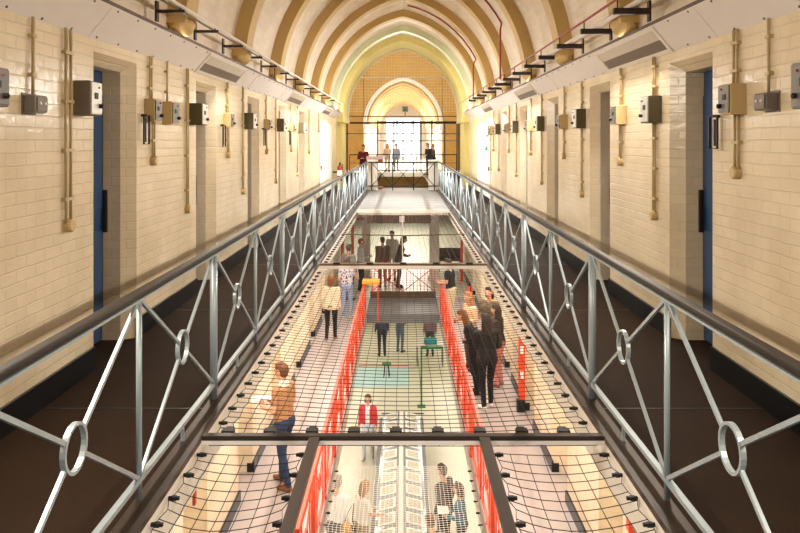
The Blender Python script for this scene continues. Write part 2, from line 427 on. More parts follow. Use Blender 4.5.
# cross railing at the end of the void, with white newel posts
t = thing('cross_railing', 'black cross railing at the far end of the upper void', 'railing', (0, 27.5, 0))
MB().box(-1.33, 1.33, -.03, .03, 1.04, 1.09).build('handrail', M['black'], t)
MB().box(-1.33, 1.33, -.015, .015, .14, .18).build('bottom_rail', M['black'], t)
for i in range(4): MB().box(-1.2+i*.8-.02, -1.2+i*.8+.02, -.02, .02, 0, 1.04).build('post', M['black'], t)
for i in range(3):
    for a in (0, 1): MB().bar((-1.2+i*.8, 0, .16 if a else 1.04), (-.4+i*.8, 0, 1.04 if a else .16), .02, .025).build('brace', M['black'], t)
for s in (-1, 1):
    tag(MB().box(s*.98, s*1.36, 27.6, 27.8, 0, 1.12).box(s*.96, s*1.38, 27.58, 27.82, 1.12, 1.16).build('newel_post', M['white'], None, .006),
        'white newel post at the railing corner ' + ('near the wooden lectern' if s < 0 else 'farthest from the wooden lectern'), 'post')
# railing across the opposite side of the hall
t = thing('hall_railing', 'thin black railing across the mouth of the opposite wing', 'railing', (0, HALL-3.4, 0))
MB().box(-3.2, 3.2, -.03, .03, 1.03, 1.09).build('handrail', M['black'], t)
MB().box(-3.2, 3.2, -.015, .015, .1, .14).build('bottom_rail', M['black'], t)
MB().box(-3.2, 3.2, -.015, .015, .55, .58).build('middle_rail', M['black'], t)
for i in range(9): MB().box(-3.2+i*.8-.02, -3.2+i*.8+.02, -.02, .02, 0, 1.03).build('post', M['black'], t)

# upper bridge deck (landing) over the void
t = thing('footbridge', 'grey upper landing bridging the void below the black cross railing', 'bridge', (0, 20, -.2))
MB().box(-SX, SX, -.3, 9.0, .1, .19).build('deck', M['deck'], t)
dl = MB()
for i in range(12): dl.box(-SX, SX, -.2+i*.62, -.19+i*.62+.02, .19, .194)
dl.build('seams', M['casegrey'], t)
MB().box(-SX, SX, -.36, -.3, .06, .2).build('front_edge', M['white'], t)
fb = MB().box(-.98, .76, -.34, -.28, -.17, .06).build('fascia_board', M['brown'], t)
MB().box(-.1, .04, -.35, -.34, -.14, .03).build('crest_plate', M['paper'], fb)
# lower bridge with railing
t = thing('footbridge', 'grey lower bridge deck between the two red railings', 'bridge', (0, 21.4, Z1-.25))
MB().box(-1.015, 1.015, -1.1, 1.08, 0, .24).build('deck', M['deck'], t)
MB().box(-1.02, 1.02, -1.13, -1.1, .0, .25).build('front_edge', M['casegrey'], t)
t = thing('bridge_railing', 'red barred railing with brown kickboard across the lower bridge', 'railing', (0, 22.4, Z1))
MB().box(-1.02, 1.02, -.02, .02, 0, .2).build('kickboard', M['brown'], t)
MB().box(-1.02, 1.02, -.025, .025, .98, 1.03).build('handrail', M['brown'], t)
for i in range(19): MB().box(-.99+i*.11-.008, -.99+i*.11+.008, -.008, .008, .2, .98).build('baluster', M['red'], t)
for i in range(2):
    for a in (0, 1): MB().bar((-.99+i*.99, -.015, .2 if a else .98), (i*.99, -.015, .98 if a else .2), .015, .02).build('brace', M['darkred'], t)

# ------------------------------------------------------------------ safety nets
def net(label, x0, x1, y0, y1, z, cell, r, m, sag=.06, clipstep=.27, clips='LR', name='safety_net', lift=0, cat='net'):
    nx = max(2, int(round((x1-x0)/cell))); ny = max(2, int(round((y1-y0)/cell)))
    def P(i, j):
        u = i/nx; v = j/ny; y = y0+(y1-y0)*v
        cl = abs(math.sin(PI*(y-y0-.1)/clipstep)); e = .035*cl*(2*u-1)*(abs(2*u-1)**4)
        yy = y+.03*math.sin(u*PI)*(1-2*v)+.006*math.sin(7*u+v*5)
        zz = z-sag*math.sin(PI*u)*(1-.25*math.sin(v*9))*min(1, 8*v+.15)*min(1, 8*(1-v)+.15)
        xx = x0+(x1-x0)*u-e+.003*math.sin(j*.35+i)
        return (xx, yy, zz)
    mb = MB()
    for i in range(nx+1): mb.path([P(i, j) for j in range(ny+1)], r, 4, cap=False)
    for j in range(ny+1): mb.path([P(i, j) for i in range(nx+1)], r, 4, cap=False)
    o = mb.build(name, m); tag(o, label, cat)
    cp = None; n = int((y1-y0)/clipstep)
    def addclip(loc, rz):
        nonlocal cp
        if cp is None:
            cp = MB().box(-.03, .03, -.008, .008, -.008, .009).box(-.012, .014, -.012, .012, -.01, .011).build('clip', M['black'], o)
            c = cp
        else:
            c = cp.copy(); C.objects.link(c)
        c.location = loc; c.rotation_euler = (0, 0, rz); return c
    for k in range(n+1):
        y = y0+.1+k*clipstep
        if y > y1: break
        if 'L' in clips: addclip((x0+.03, y, z), 0)
        if 'R' in clips: addclip((x1-.03, y, z), 0)
    if 'F' in clips:
        k = 0
        while x0+.14+k*.272 < x1:
            o_ = addclip((x0+.14+k*.272, y0+.06, z+.05), PI/2); o_.scale = (2.2, 3.2, 2.6); k += 1
    return o
B1, B2, B3 = 4.54, 10.9, 19.62
net('black cord safety net in the middle bay between the two crossbars', -SX, SX, B1+.07, B2-.07, -.07, .095, .0027, M['cord'], .09, clips='LRF')
net('black cord safety net in the far bay beyond the second crossbar', -SX, SX, B2+.07, B3-.05, -.07, .095, .003, M['cord'], .06)
net('small black cord net at the near end on the extinguisher side', -SX, -.6, 3.0, B1-.06, -.06, .1, .0024, M['cord'], .05, clips='LR')
net('small black cord net at the near end on the red pipe side', .56, SX, 3.0, B1-.06, -.06, .1, .0024, M['cord'], .05, clips='LR')
net('fine white cord net stretched over the ground floor display cases', -1.02, 1.02, 7.3, 10.9, Z1-.03, .055, .0028, M['wire'], .06, .3, name='safety_net')
def crossbar(label, y, w, hgt, m):
    t = thing('crossbar', label, 'bar', (0, y, .02))
    MB().box(-SX+.01, SX-.01, -w/2, w/2, -.02, .01).build('top_plate', M[m], t, .004)
    MB().box(-SX+.01, SX-.01, -w/2, -w/2+.012, -hgt, -.02).build('web', M['soffit'], t)
    return t
t1 = crossbar('brown steel crossbar carrying the two short bars', B1, .055, .045, 'edge')
t2 = crossbar('second steel crossbar from the camera across the void', B2, .1, .07, 'cable')
for i in range(5): MB().box(-1+i*.5-.05, -1+i*.5+.05, -.06, .0, -.0, .03).build('bracket', M['edge'], t2)
for x, l in ((-.555, 'on the man in jeans side'), (.51, 'on the group in black side')):
    t = thing('frame_bar', 'short brown steel bar joined to the first crossbar '+l, 'bar', (x, 3.0, .018))
    MB().box(-.033, .033, 0, B1-3.03, -.02, .01).build('top_plate', M['edge'], t, .003)
    MB().box(-.012, .0, 0, B1-3.03, -.06, -.02).build('web', M['soffit'], t)
tag(MB().path([(-SX, 14.9, -.05), (0, 14.9, -.08), (SX, 14.9, -.05)], .012, 6).build('support_cable', M['cable']), 'thin support cable under the far net, nearest the lower bridge', 'cable')
tag(MB().path([(-.0, B2, -.06), (-.02, 15, -.1), (0, 19.6, -.06)], .012, 6).build('support_cable', M['cable']), 'lengthwise support cable down the middle of the far net', 'cable')

# ------------------------------------------------------------------ wall fittings
def cbox(s, y, z0, z1, w, dpt, kind, label, group=None):
    """surface mounted control box on the wall; the face turned to the void carries plates and a knob"""
    x = s*WX; t = thing('switch_box', label, 'switch box', (x, y, z0), group); h = z1-z0
    body, front = {'dark': ('darkbox', 'plate'), 'grey': ('greybox', 'plate'), 'beige': ('paleco', 'greypanel'), 'slate': ('greypanel', 'greypanel')}[kind]
    MB().box(0, -s*dpt, -w/2, w/2, 0, h).build('casing', M[body], t, .006)
    c = MB().box(-s*dpt, -s*(dpt+.012), -w/2+.012, w/2-.012, .012, h-.012).build('cover', M[front], t, .003)
    MB().box(-s*(dpt+.012), -s*(dpt+.018), -w*.22, w*.05, h*.48, h*.66).build('label_plate', M['black'], c)
    MB().lathe((-s*(dpt+.012), w*.22, h*.28), [(.018, 0), (.018, -s*.025), (.01, -s*.03)], 10, 'X').build('knob', M['black'], c)
    MB().lathe((-s*(dpt+.012), w*.15, h*.82), [(.009, 0), (.007, -s*.01)], 8, 'X').build('lamp', M['darkred' if kind != 'dark' else 'black'], c)
    return t
def jbox(s, y, z0, z1, w, label, m='greypanel'):
    t = thing('junction_box', label, 'junction box', (s*WX, y, z0)); h = z1-z0
    MB().box(0, -s*.008, -w/2-.012, w/2+.012, -.012, h+.012).build('mounting_plate', M['greybox'], t)
    MB().box(-s*.008, -s*.09, -w/2, w/2, 0, h).build('casing', M[m], t, .008)
    MB().box(-s*.09, -s*.1, -w*.42, w*.42, h*.1, h*.9).build('cover', M['greybox'], t, .003)
    for a in (-.2, .2): MB().lathe((-s*.1, w*a, h*.55), [(.012, 0), (.01, -s*.006)], 8, 'X').build('screw', M['plate'], t)
def conduit(s, ys, z0, z1, label, end=True, clips=3, r=.0105, x_off=.022, sp=.055):
    t = thing('conduit', label, 'conduit', (s*WX, ys, z0)); h = z1-z0
    offs = (-sp/2, sp/2) if sp else (0,)
    for o in offs: MB().path([(-s*x_off, o, 0), (-s*x_off, o, h)], r, 8).build('pipe', M['pipe'], t, smooth=True)
    for k in range(clips):
        z = h*(k+.5)/clips
        MB().box(0, -s*(x_off+r+.004), offs[0]-.03, offs[-1]+.03, z-.012, z+.012).build('wall_mount', M['pipe'], t)
    if end: MB().lathe((0, 0, -.02), [(.05, 0), (.05, -s*.05), (.04, -s*.06)], 14, 'X').build('end_box', M['paleco'], t)
def loop(s, y, z0, z1, label):
    t = thing('bell_pull', label, 'bell pull', (s*WX, y, z0)); h = z1-z0
    MB().path([(-s*.05, -.07, 0), (-s*.05, -.07, h), (-s*.05, .07, h), (-s*.05, .07, 0)], .011, 4, closed=True).build('guard', M['black'], t)
    MB().box(0, -s*.05, -.012, .012, h-.012, h+.012).build('wall_mount', M['black'], t)
    MB().bar((-s*.04, 0, .02), (-s*.04, 0, h*.9), .016, .016).build('lever', M['edge'], t)

TOP = 2.73
# near ends of both walls
cbox(-1, 4.37, 2.09, 2.33, .24, .09, 'slate', 'slate grey control box cut by the picture edge '+SIDE[-1])
conduit(-1, 4.92, 2.2, TOP, 'single pipe dropping to the small dark junction box '+SIDE[-1], False, 2, sp=0)
jbox(-1, 4.9, 2.07, 2.19, .16, 'small dark junction box before the first doorway '+SIDE[-1])
cbox(-1, 5.67, 2.08, 2.35, .21, .13, 'grey', 'large grey-brown control box with white front beside the first doorway '+SIDE[-1])
conduit(-1, 5.44, 1.26, TOP, 'long pipe pair ending low before the first doorway '+SIDE[-1], True, 4, sp=.08)
cbox(1, 4.43, 2.08, 2.37, .25, .09, 'slate', 'slate grey control box cut by the picture edge '+SIDE[1])
conduit(1, 4.98, 2.22, TOP, 'single pipe dropping to the small dark junction box '+SIDE[1], False, 2, sp=0)
jbox(1, 4.96, 2.09, 2.21, .17, 'small dark junction box before the first doorway '+SIDE[1])
cbox(1, 5.44, 2.08, 2.31, .2, .12, 'beige', 'beige control box with slate front beside the first doorway '+SIDE[1])
conduit(1, 5.48, 2.31, TOP, 'pipe pair above the beige box beside the first doorway '+SIDE[1], False, 2)
conduit(1, 5.46, 1.66, 2.08, 'short pipe pair below the beige box beside the first doorway '+SIDE[1], True, 1)
loop(1, 5.80, 1.82, 2.08, 'black bell pull below the beige box beside the first doorway '+SIDE[1])
# left wall, bay by bay
cbox(-1, 7.2, 2.07, 2.3, .2, .1, 'beige', 'beige control box with slate front just past the first doorway '+SIDE[-1])
conduit(-1, 7.22, 2.3, TOP, 'pipe pair above the beige box past the first doorway '+SIDE[-1], False, 2)
conduit(-1, 7.3, 1.7, 2.07, 'short pipe below the beige box past the first doorway '+SIDE[-1], True, 1)
loop(-1, 7.02, 1.85, 2.13, 'black bell pull just past the first doorway '+SIDE[-1])
cbox(-1, 7.75, 2.06, 2.3, .24, .1, 'beige', 'second beige control box, midway between first and second doorways '+SIDE[-1])
conduit(-1, 7.72, 2.3, TOP, 'single pipe dropping midway between the first and second doorways '+SIDE[-1], False, 2, sp=0)
for k in range(1, 5):
    d = doors[3+k]; o = ordn[k]
    cbox(-1, d-.2, 2.07, 2.33, .24, .16, 'dark', 'dark control box with white front beside the %s doorway %s' % (o, SIDE[-1]))
    conduit(-1, d-.42, 1.1, TOP, 'long pipe pair ending low beside the %s doorway %s' % (o, SIDE[-1]), True, 4)
    if k < 4:
        a = d+DW+.5
        cbox(-1, a, 2.08, 2.28, .2, .1, 'beige', 'beige control box between the %s and %s doorways %s' % (o, ordn[k+1], SIDE[-1]))
        conduit(-1, a+.05, 2.28, TOP, 'pipe pair above the beige box between the %s and %s doorways %s' % (o, ordn[k+1], SIDE[-1]), False, 2)
        conduit(-1, a+.1, 1.7, 2.08, 'short pipe below the beige box between %s and %s doorways %s' % (o, ordn[k+1], SIDE[-1]), True, 1)
        loop(-1, a-.26, 1.8, 2.1, 'black bell pull between the %s and %s doorways %s' % (o, ordn[k+1], SIDE[-1]))
conduit(-1, 19.4, 1.6, TOP, 'pipe pair past the fifth doorway '+SIDE[-1], True, 2)
conduit(-1, 21.6, 2.2, TOP, 'single pipe to the small box before the white door '+SIDE[-1], True, 1, sp=0)
# right wall, bay by bay
for k in range(0, 5):
    d = doors[3+k]; o = ordn[k]; nx_ = ordn[k+1]
    cbox(1, d+DW+.32, 2.06, 2.33, .24, .13, 'dark', 'dark control box with white front just past the %s doorway %s' % (o, SIDE[1]))
    conduit(1, d+DW+.36, 2.33, TOP, 'pipe pair above the dark box past the %s doorway %s' % (o, SIDE[1]), False, 2)
    conduit(1, d+DW+.36, 1.15, 2.06, 'long pipe pair below the dark box past the %s doorway %s' % (o, SIDE[1]), True, 3)
    a = d+BAY-.55
    cbox(1, a, 2.07, 2.29, .22, .12, 'beige', 'beige control box between the %s and %s doorways %s' % (o, nx_, SIDE[1]) if k < 4 else 'beige control box past the fifth doorway '+SIDE[1])
    conduit(1, a+.03, 2.29, TOP, ('pipe pair above the beige box between %s and %s doorways %s' % (o, nx_, SIDE[1])) if k < 4 else 'pipe pair above the beige box past the fifth doorway '+SIDE[1], False, 2)
    conduit(1, a+.06, 1.66, 2.07, ('short pipe below the beige box between %s and %s doorways %s' % (o, nx_, SIDE[1])) if k < 4 else 'short pipe below the beige box past the fifth doorway '+SIDE[1], True, 1)
cbox(1, 20.75, 2.05, 2.33, .22, .12, 'dark', 'dark control box beside the white door '+SIDE[1])
conduit(1, 20.78, 1.1, 2.05, 'pipe pair below the dark box beside the white door '+SIDE[1], True, 3)
jbox(1, 21.3, 2.0, 2.12, .14, 'small dark box, upper of two on the white door '+SIDE[1], 'green')
jbox(1, 21.6, 1.6, 1.72, .14, 'small dark box, lower of two on the white door '+SIDE[1], 'green')
# fire extinguisher
t = thing('fire_extinguisher', 'red fire extinguisher hung on the wall past the white door', 'extinguisher', (-2.3, 26.2, .42))
MB().lathe((0,0,0), [(.07,0),(.09,.03),(.09,.5),(.06,.58),(.03,.6)], 16).build('cylinder', M['darkred'], t, smooth=True)
MB().box(-.03,.03,-.05,.05,.6,.68).build('valve', M['black'], t)
MB().path([(0,.04,.65),(.1,.06,.6),(.11,.03,.3),(.1,.0,.1)], .012, 6).build('hose', M['black'], t)
MB().box(-.09,.09,-.094,-.08,.2,.4).build('label_sticker', M['paper'], t)
MB().box(-.25,-.08,-.04,.04,.3,.36).build('wall_mount', M['black'], t)

# lights recessed in the trunking
def lamp(name, loc, rot, sx, sy, e, col=(1,.8,.55), parent=None, spread=PI):
    L = bpy.data.lights.new(name, 'AREA'); L.shape = 'RECTANGLE'; L.size = sx; L.size_y = sy; L.energy = e; L.color = col; L.spread = spread
    o = bpy.data.objects.new(name, L); C.objects.link(o); o.location = loc; o.rotation_euler = rot
    if parent is not None: o.parent = parent
    return o
E_FIX = 95
def fixture(s, y, label, e=E_FIX, col=(1, .87, .7)):
    t = thing('ceiling_light', label, 'light', (s*2.445, y, 2.845), 'recessed strip lights in the trunking')
    u = Vector((-s*.643, 0, .766)); nrm = Vector((-s*.766, 0, -.643))
    def slab(mb, a0, a1, y0, y1, d0, d1):
        P = lambda a, yy, d: u*a+nrm*d+Vector((0, yy, 0))
        return mb.add([P(a0,y0,d0),P(a1,y0,d0),P(a1,y1,d0),P(a0,y1,d0),P(a0,y0,d1),P(a1,y0,d1),P(a1,y1,d1),P(a0,y1,d1)],
                      [(0,3,2,1),(4,5,6,7),(0,1,5,4),(1,2,6,5),(2,3,7,6),(3,0,4,7)])
    f = MB()
    slab(f, -.155, -.115, -1.04, 1.04, 0, .014); slab(f, .115, .155, -1.04, 1.04, 0, .014)
    slab(f, -.115, .115, -1.04, -.98, 0, .014); slab(f, -.115, .115, .98, 1.04, 0, .014)
    f.build('frame', M['white'], t)
    slab(MB(), -.115, .0, -.98, .98, 0, .003).build('lower_lens', M['greybox'], t)
    slab(MB(), .0, .115, -.98, .98, .0, .006).build('lens', M['diff'], t)
    L = lamp('strip_lamp', nrm*.02, (0, 0, 0), 1.8, .1, e, col, t, math.radians(150))
    L.rotation_mode = 'QUATERNION'
    z = -nrm; xx = Vector((0, 1, 0)); yy = z.cross(xx)
    L.rotation_quaternion = Matrix((xx, yy, z)).transposed().to_quaternion()
LN = ['', 'first strip light ahead of the camera in the trunking %s', 'second strip light in the trunking %s', 'third strip light in the trunking %s', 'fourth strip light in the trunking %s']
FK = {-1: 1.15, 0: 1.05, 1: 2.1, 2: 3.4}; FC = {-1: (1, .89, .74), 0: (1, .9, .77), 1: (1, .97, .92), 2: (1, .97, .93)}
for k in range(-1, 3): fixture(-1, 9.82+6.7*k, (LN[k+1] if k >= 0 else 'strip light overhead beside the camera %s') % SIDE[-1] if k >= 0 else 'strip light overhead beside the camera '+SIDE[-1], E_FIX*FK[k], FC[k])
for k in range(-1, 3): fixture(1, 7.8+6.6*k, (LN[k+1] % SIDE[1]) if k >= 0 else 'strip light overhead beside the camera '+SIDE[1], E_FIX*FK[k], FC[k])

# brackets and pipes above the trunking
for s in (-1, 1):
    n = 0
    for k in range(15):
        y = 4.45+1.3*k
        side = 'beneath the red pipe' if s > 0 else 'beneath the pale pipe'
        t = thing('pipe_bracket', 'dark steel bracket arm holding the service pipes '+side, 'bracket', (s*2.40, y, 3.15), 'bracket arms '+side)
        MB().box(0, s*.02, -.035, .035, -.1, .1).build('wall_plate', M['edge'], t)
        w = .03 if s > 0 else .016
        MB().box(0, -s*(.34 if s > 0 else .26), -w, w, -w, w).build('arm', M['edge'], t, .004)
        MB().path([(-s*.3 if s > 0 else -s*.22, 0, .0), (-s*.3 if s > 0 else -s*.22, 0, .12 if s > 0 else .06)], .008, 6).build('hanger', M['edge'], t)
    tag(MB().path([(s*2.1, YB, 3.27) if s > 0 else (s*2.17, YB, 3.2), (s*2.1, 26, 3.27) if s > 0 else (s*2.17, 26, 3.2)], .014 if s > 0 else .018, 8).build('service_pipe', M['darkred' if s > 0 else 'soffit']),
        'thin red pipe running along above the trunking' if s > 0 else 'pale pipe running along the vault foot opposite the red pipe', 'pipe')
    tag(MB().path([(s*2.24, YB, 3.21), (s*2.24, 26, 3.21)], .026, 8).build('service_pipe', M['soffit']) if s > 0 else MB().path([(s*2.24, YB, 3.19), (s*2.24, 26, 3.19)], .012, 8).build('service_pipe', M['greybox']),
        'thick cream pipe beside the thin red pipe' if s > 0 else 'thin grey pipe beside the pale pipe opposite the red pipe', 'pipe')
def vpipe(y, zt, label, x=2.3, t_end=.6):
    pts = [(x, y, 3.2), (x, y, zt-.15)]
    R = RV-.035; t0 = math.asin((zt-ZS)/R); t1 = math.acos(CC/R)
    for i in range(9):
        t = t0+(t1-t0)*t_end*i/8; pts.append((R*math.cos(t)-CC, y, ZS+R*math.sin(t)))
    tag(MB().path(pts, .022, 6).build('sprinkler_pipe', M['darkred']), label, 'pipe')
vpipe(15.4, 4.4, 'red riser pipe climbing the vault, the nearer of two', 2.08, .7)
vpipe(21.3, 4.3, 'red riser pipe climbing the vault, the farther of two', 2.08, .95)

# ------------------------------------------------------------------ hall fittings
t = thing('steel_screen', 'black steel screen frame across the mouth of the central hall', 'screen', (0, 33.5, 0))
for x in (-1.17, -.28, .47, 1.35, 2.6, -2.6): MB().box(x-.03, x+.03, -.03, .03, 0 if abs(x) > 2 else 2.2, 2.85).build('post', M['black'], t)
MB().box(-2.65, 2.65, -.03, .03, 2.68, 2.76).build('top_beam', M['black'], t)
MB().box(-2.65, 2.65, -.02, .02, 3.0, 3.05).build('tie_bar', M['cable'], t)
MB().box(-2.65, 2.65, -.02, .02, 2.2, 2.24).build('lower_beam', M['casegrey'], t)
t = thing('steel_gate', 'tall black steel gate posts in front of the bright window', 'gate', (0, 44, 0))
for x in (-1.55, -.6, .0, 1.1, 1.75, 2.55, 3.3): MB().box(x-.035, x+.035, -.03, .03, 0, 3.1).build('post', M['black'] if abs(x) > 1 else M['casegrey'], t)
for z in (.1, 1.9, 3.05): MB().box(-1.55, 3.35, -.02, .02, z-.03, z+.03).build('rail', M['black'] if z > 3 else M['casegrey'], t)
t = thing('security_camera', 'grey box camera hung on the beam above the bright window', 'camera', (.1, 33.5, 3.23))
MB().box(-.13, .13, -.14, .14, 0, .25).build('housing', M['casegrey'], t, .01)
MB().path([(0, 0, -.18), (0, 0, 0)], .02, 8).build('mount', M['black'], t)
MB().lathe((0, -.14, .12), [(.06, 0), (.05, -.03)], 12, 'Y').build('lens', M['black'], t)
bn = MB()
zs_ = 3.1
for i in range(-20, 21):
    x = i*.12; xx = abs(x)+CC
    zt = ZS+math.sqrt(max(0, RR*RR-xx*xx))
    if zt > 3.2: bn.path([(x, YE+.3, 3.1), (x, YE+.3, zt)], .004, 3, cap=False)
for j in range(23):
    z = 3.1+j*.12
    if z < 5.7:
        hw_ = math.sqrt(RR*RR-(z-ZS)**2)-CC
        bn.path([(-hw_, YE+.3, z), (hw_, YE+.3, z)], .004, 3, cap=False)
tag(bn.build('bird_net', M['soffit']), 'fine pale bird net filling the pointed arch at the hall', 'net')
tag(MB().path([(-2.2, YE+.36, 4.52), (2.2, YE+.36, 4.52)], .022, 6).build('tie_rod', M['soffit']), 'pale tie rod across the pointed arch at the hall', 'rod')
# wooden lectern
t = thing('lectern', 'red-brown wooden lectern beside the woman in maroon', 'lectern', (-1.13, 28.6, 0))
MB().box(-.32, .32, -.16, .16, 0, .06).build('base', M['mahog'], t, .01)
MB().box(-.06, .06, -.05, .05, .06, 1.0).build('post', M['mahog'], t, .006)
MB().prism([(-.2, 1.0), (.2, 1.0), (.2, 1.28), (-.2, 1.16)], -.33, .33, 'X').build('desk_top', M['mahog'], t)
# things on the lower level
t = thing('table_board', 'yellow board mounted on the red railing near the lower bridge', 'board', (-.86, 19.4, Z1))
MB().box(-.17, .3, -.22, .22, .99, 1.07).build('board', M['yellow'], t, .006)
MB().box(.24, .28, -.2, -.16, 0.0, .99).build('leg', M['red'], t)
MB().box(.1, .14, -.2, -.16, .8, .99).build('brace', M['red'], t)
t.location = (-.93, 19.55, Z1+.028)
t = thing('red_door_frame', 'red doorway frame on the lower level behind the grey jacket', 'doorway', (0, 25.0, Z1))
for x in (-2.1, -1.75): MB().box(x-.05, x+.05, -.05, .05, 0, 2.15).build('post', M['red'], t, .005)
MB().box(-2.15, -1.35, -.05, .05, 2.15, 2.22).build('head', M['red'], t)
tag(MB().box(2.0, 2.09, 25, 25.1, Z1, Z1+1.9).build('red_post', M['red'], None, .005), 'red post on the lower level past the group in black', 'post')
for x, w, l in ((-1.3, .3, 'white square pillar under the landing behind the grey jacket'), (1.1, .34, 'white square pillar under the landing beyond the man in black')):
    tag(MB().box(x-w/2, x+w/2, 25.2, 25.5, Z1, -.2).box(x-w/2-.04, x+w/2+.04, 25.16, 25.54, Z1, Z1+.15).build('pillar', M['white'], None, .01), l, 'pillar')
t = thing('bench', 'dark brown wooden bench beyond the white pillar', 'bench', (1.75, 27, Z1))
MB().box(-.45, .45, -.2, .2, .4, .46).build('seat', M['brown'], t, .006)
MB().box(-.45, .45, .16, .2, .46, .85).build('backrest', M['brown'], t, .006)
for x in (-.4, .4):
    for y in (-.16, .16): MB().box(x-.025, x+.025, y-.025, y+.025, 0, .4).build('leg', M['brown'], t)
t = thing('warning_strip', 'upright red strip with pale marks on the lower wall by the pink trousers', 'panel', (2.12, 13.0, Z1))
MB().box(-.035, .08, -.04, .04, .22, 1.45).build('strip', M['red'], t, .004)
MB().box(-.07, .08, -.06, .06, 0, .22).build('base', M['skirt'], t, .006)
for z in (.6, 1.05): MB().box(-.01, .05, -.043, -.04, z, z+.14).build('pale_mark', M['paper'], t)
tag(MB().box(-2.218, -2.19, 7.58, 7.64, -1.96, -1.64).build('red_strip', M['darkred']), 'thin dark red strip low on the wall below the near net', 'strip')
tag(MB().box(2.15, 2.218, 6.85, 6.95, -1.86, -1.72).build('alarm_box', M['red'], None, .01), 'small red alarm box low on the wall below the near net', 'box')
# second red extinguisher in the lower gallery
t = thing('fire_extinguisher', 'red fire extinguisher standing on the lower gallery floor past the man in black shirt', 'extinguisher', (1.97, 21.3, Z1))
MB().lathe((0,0,0), [(.07,0),(.09,.03),(.09,.5),(.06,.58),(.03,.6)], 14).build('cylinder', M['red'], t, smooth=True)
MB().box(-.03,.03,-.05,.05,.6,.68).build('valve', M['black'], t)
MB().path([(0,-.04,.65),(.02,-.11,.6),(0,-.12,.3)], .012, 6).build('hose', M['black'], t)

# ground floor display cases
ZT = -5.1
t = thing('display_case', 'long double display case with pale pages down the ground floor', 'display case', (-.04, 15, Z0))
MB().box(-.48, .48, -2.35, 3.5, 0, .16).build('plinth', M['casegrey'], t)
MB().prism([(-.47, .16), (.47, .16), (.56, .80), (.46, .84), (-.46, .84), (-.56, .80)], -2.4, 3.5, 'Y').build('cabinet', M['casegrey'], t)
for s in (-1, 1): MB().prism([(s*.05, .84), (s*.47, .84), (s*.47, .87), (s*.05, .97)], -2.45, 3.55, 'Y').build('sloping_panel', M['glass'], t)
MB().box(-.05, .05, -2.45, 3.55, .84, 1.0).build('ridge', M['white'], t, .006)
for s in (-1, 1):
    for k in range(11):
        p = empty('display_page', (-.04, 15-2.2+k*.55, Z0)); 
        tag(p, 'cream printed page with grey text in the display case, '+('the row nearer the red jacket' if s < 0 else 'the row nearer the teal jacket'), 'page', 'display pages, '+('red jacket row' if s < 0 else 'teal jacket row'))
        e0 = MB().add([(s*.1, -.2, .962), (s*.42, -.2, .886), (s*.42, .2, .886), (s*.1, .2, .962), (s*.1, -.2, .968), (s*.42, -.2, .892), (s*.42, .2, .892), (s*.1, .2, .968)],
                 [(0,3,2,1),(4,5,6,7),(0,1,5,4),(1,2,6,5),(2,3,7,6),(3,0,4,7)]).build('sheet', M['paper'], p)
        MB().add([(s*.14, -.15, .961), (s*.38, -.15, .904), (s*.38, .15, .904), (s*.14, .15, .961)], [(0,1,2,3)]).build('print', M['doc'], p)
t = thing('floor_mat', 'pale blue floor mat with a red edge on the ground floor', 'mat', (-.75, 24.3, Z0))
MB().box(-.9, .95, -1.1, 1.0, 0, .012).build('field', M['paleblue'], t)
MB().box(-.9, .95, 1.0, 1.14, 0, .014).build('red_edge', M['red'], t)
t = thing('stool', 'small dark green stool standing on the pale blue mat', 'stool', (-.55, 24.2, Z0+.013))
MB().lathe((0,0,.4), [(.15,0),(.16,.03),(.15,.06)], 14).build('seat', M['green'], t)
for a in range(4): MB().path([(.13*math.cos(a*PI/2+.7), .13*math.sin(a*PI/2+.7), 0), (.08*math.cos(a*PI/2+.7), .08*math.sin(a*PI/2+.7), .4)], .014, 6).build('leg', M['black'], t)
t = thing('green_stand', 'tall green metal post with a side arm on the ground floor', 'stand', (.55, 21.5, Z0))
MB().box(-.025, .025, -.025, .025, 0, 1.8).build('post', M['green'], t)
MB().box(.02, .62, -.02, .02, 1.72, 1.8).build('arm', M['green'], t)
MB().box(-.12, .12, -.12, .12, 0, .02).build('foot_plate', M['green'], t)
struct(MB().box(-.62, .6, 20.9, 20.97, Z0, Z0+.012), 'trim_80', M['skirt'])
t = thing('trestle_table', 'white table with teal cloth under the lower bridge', 'table', (.95, 25.6, Z0))
MB().box(-.5, .5, -.3, .3, .7, .74).build('table_top', M['white'], t)
MB().box(-.2, .25, -.2, .2, .742, .9).build('cloth_bundle', mat('teal_cloth', '#2b8d94', .8), t, .03)
for x in (-.45, .45):
    for y in (-.25, .25): MB().box(x-.02, x+.02, y-.02, y+.02, 0, .7).build('leg', M['casegrey'], t)

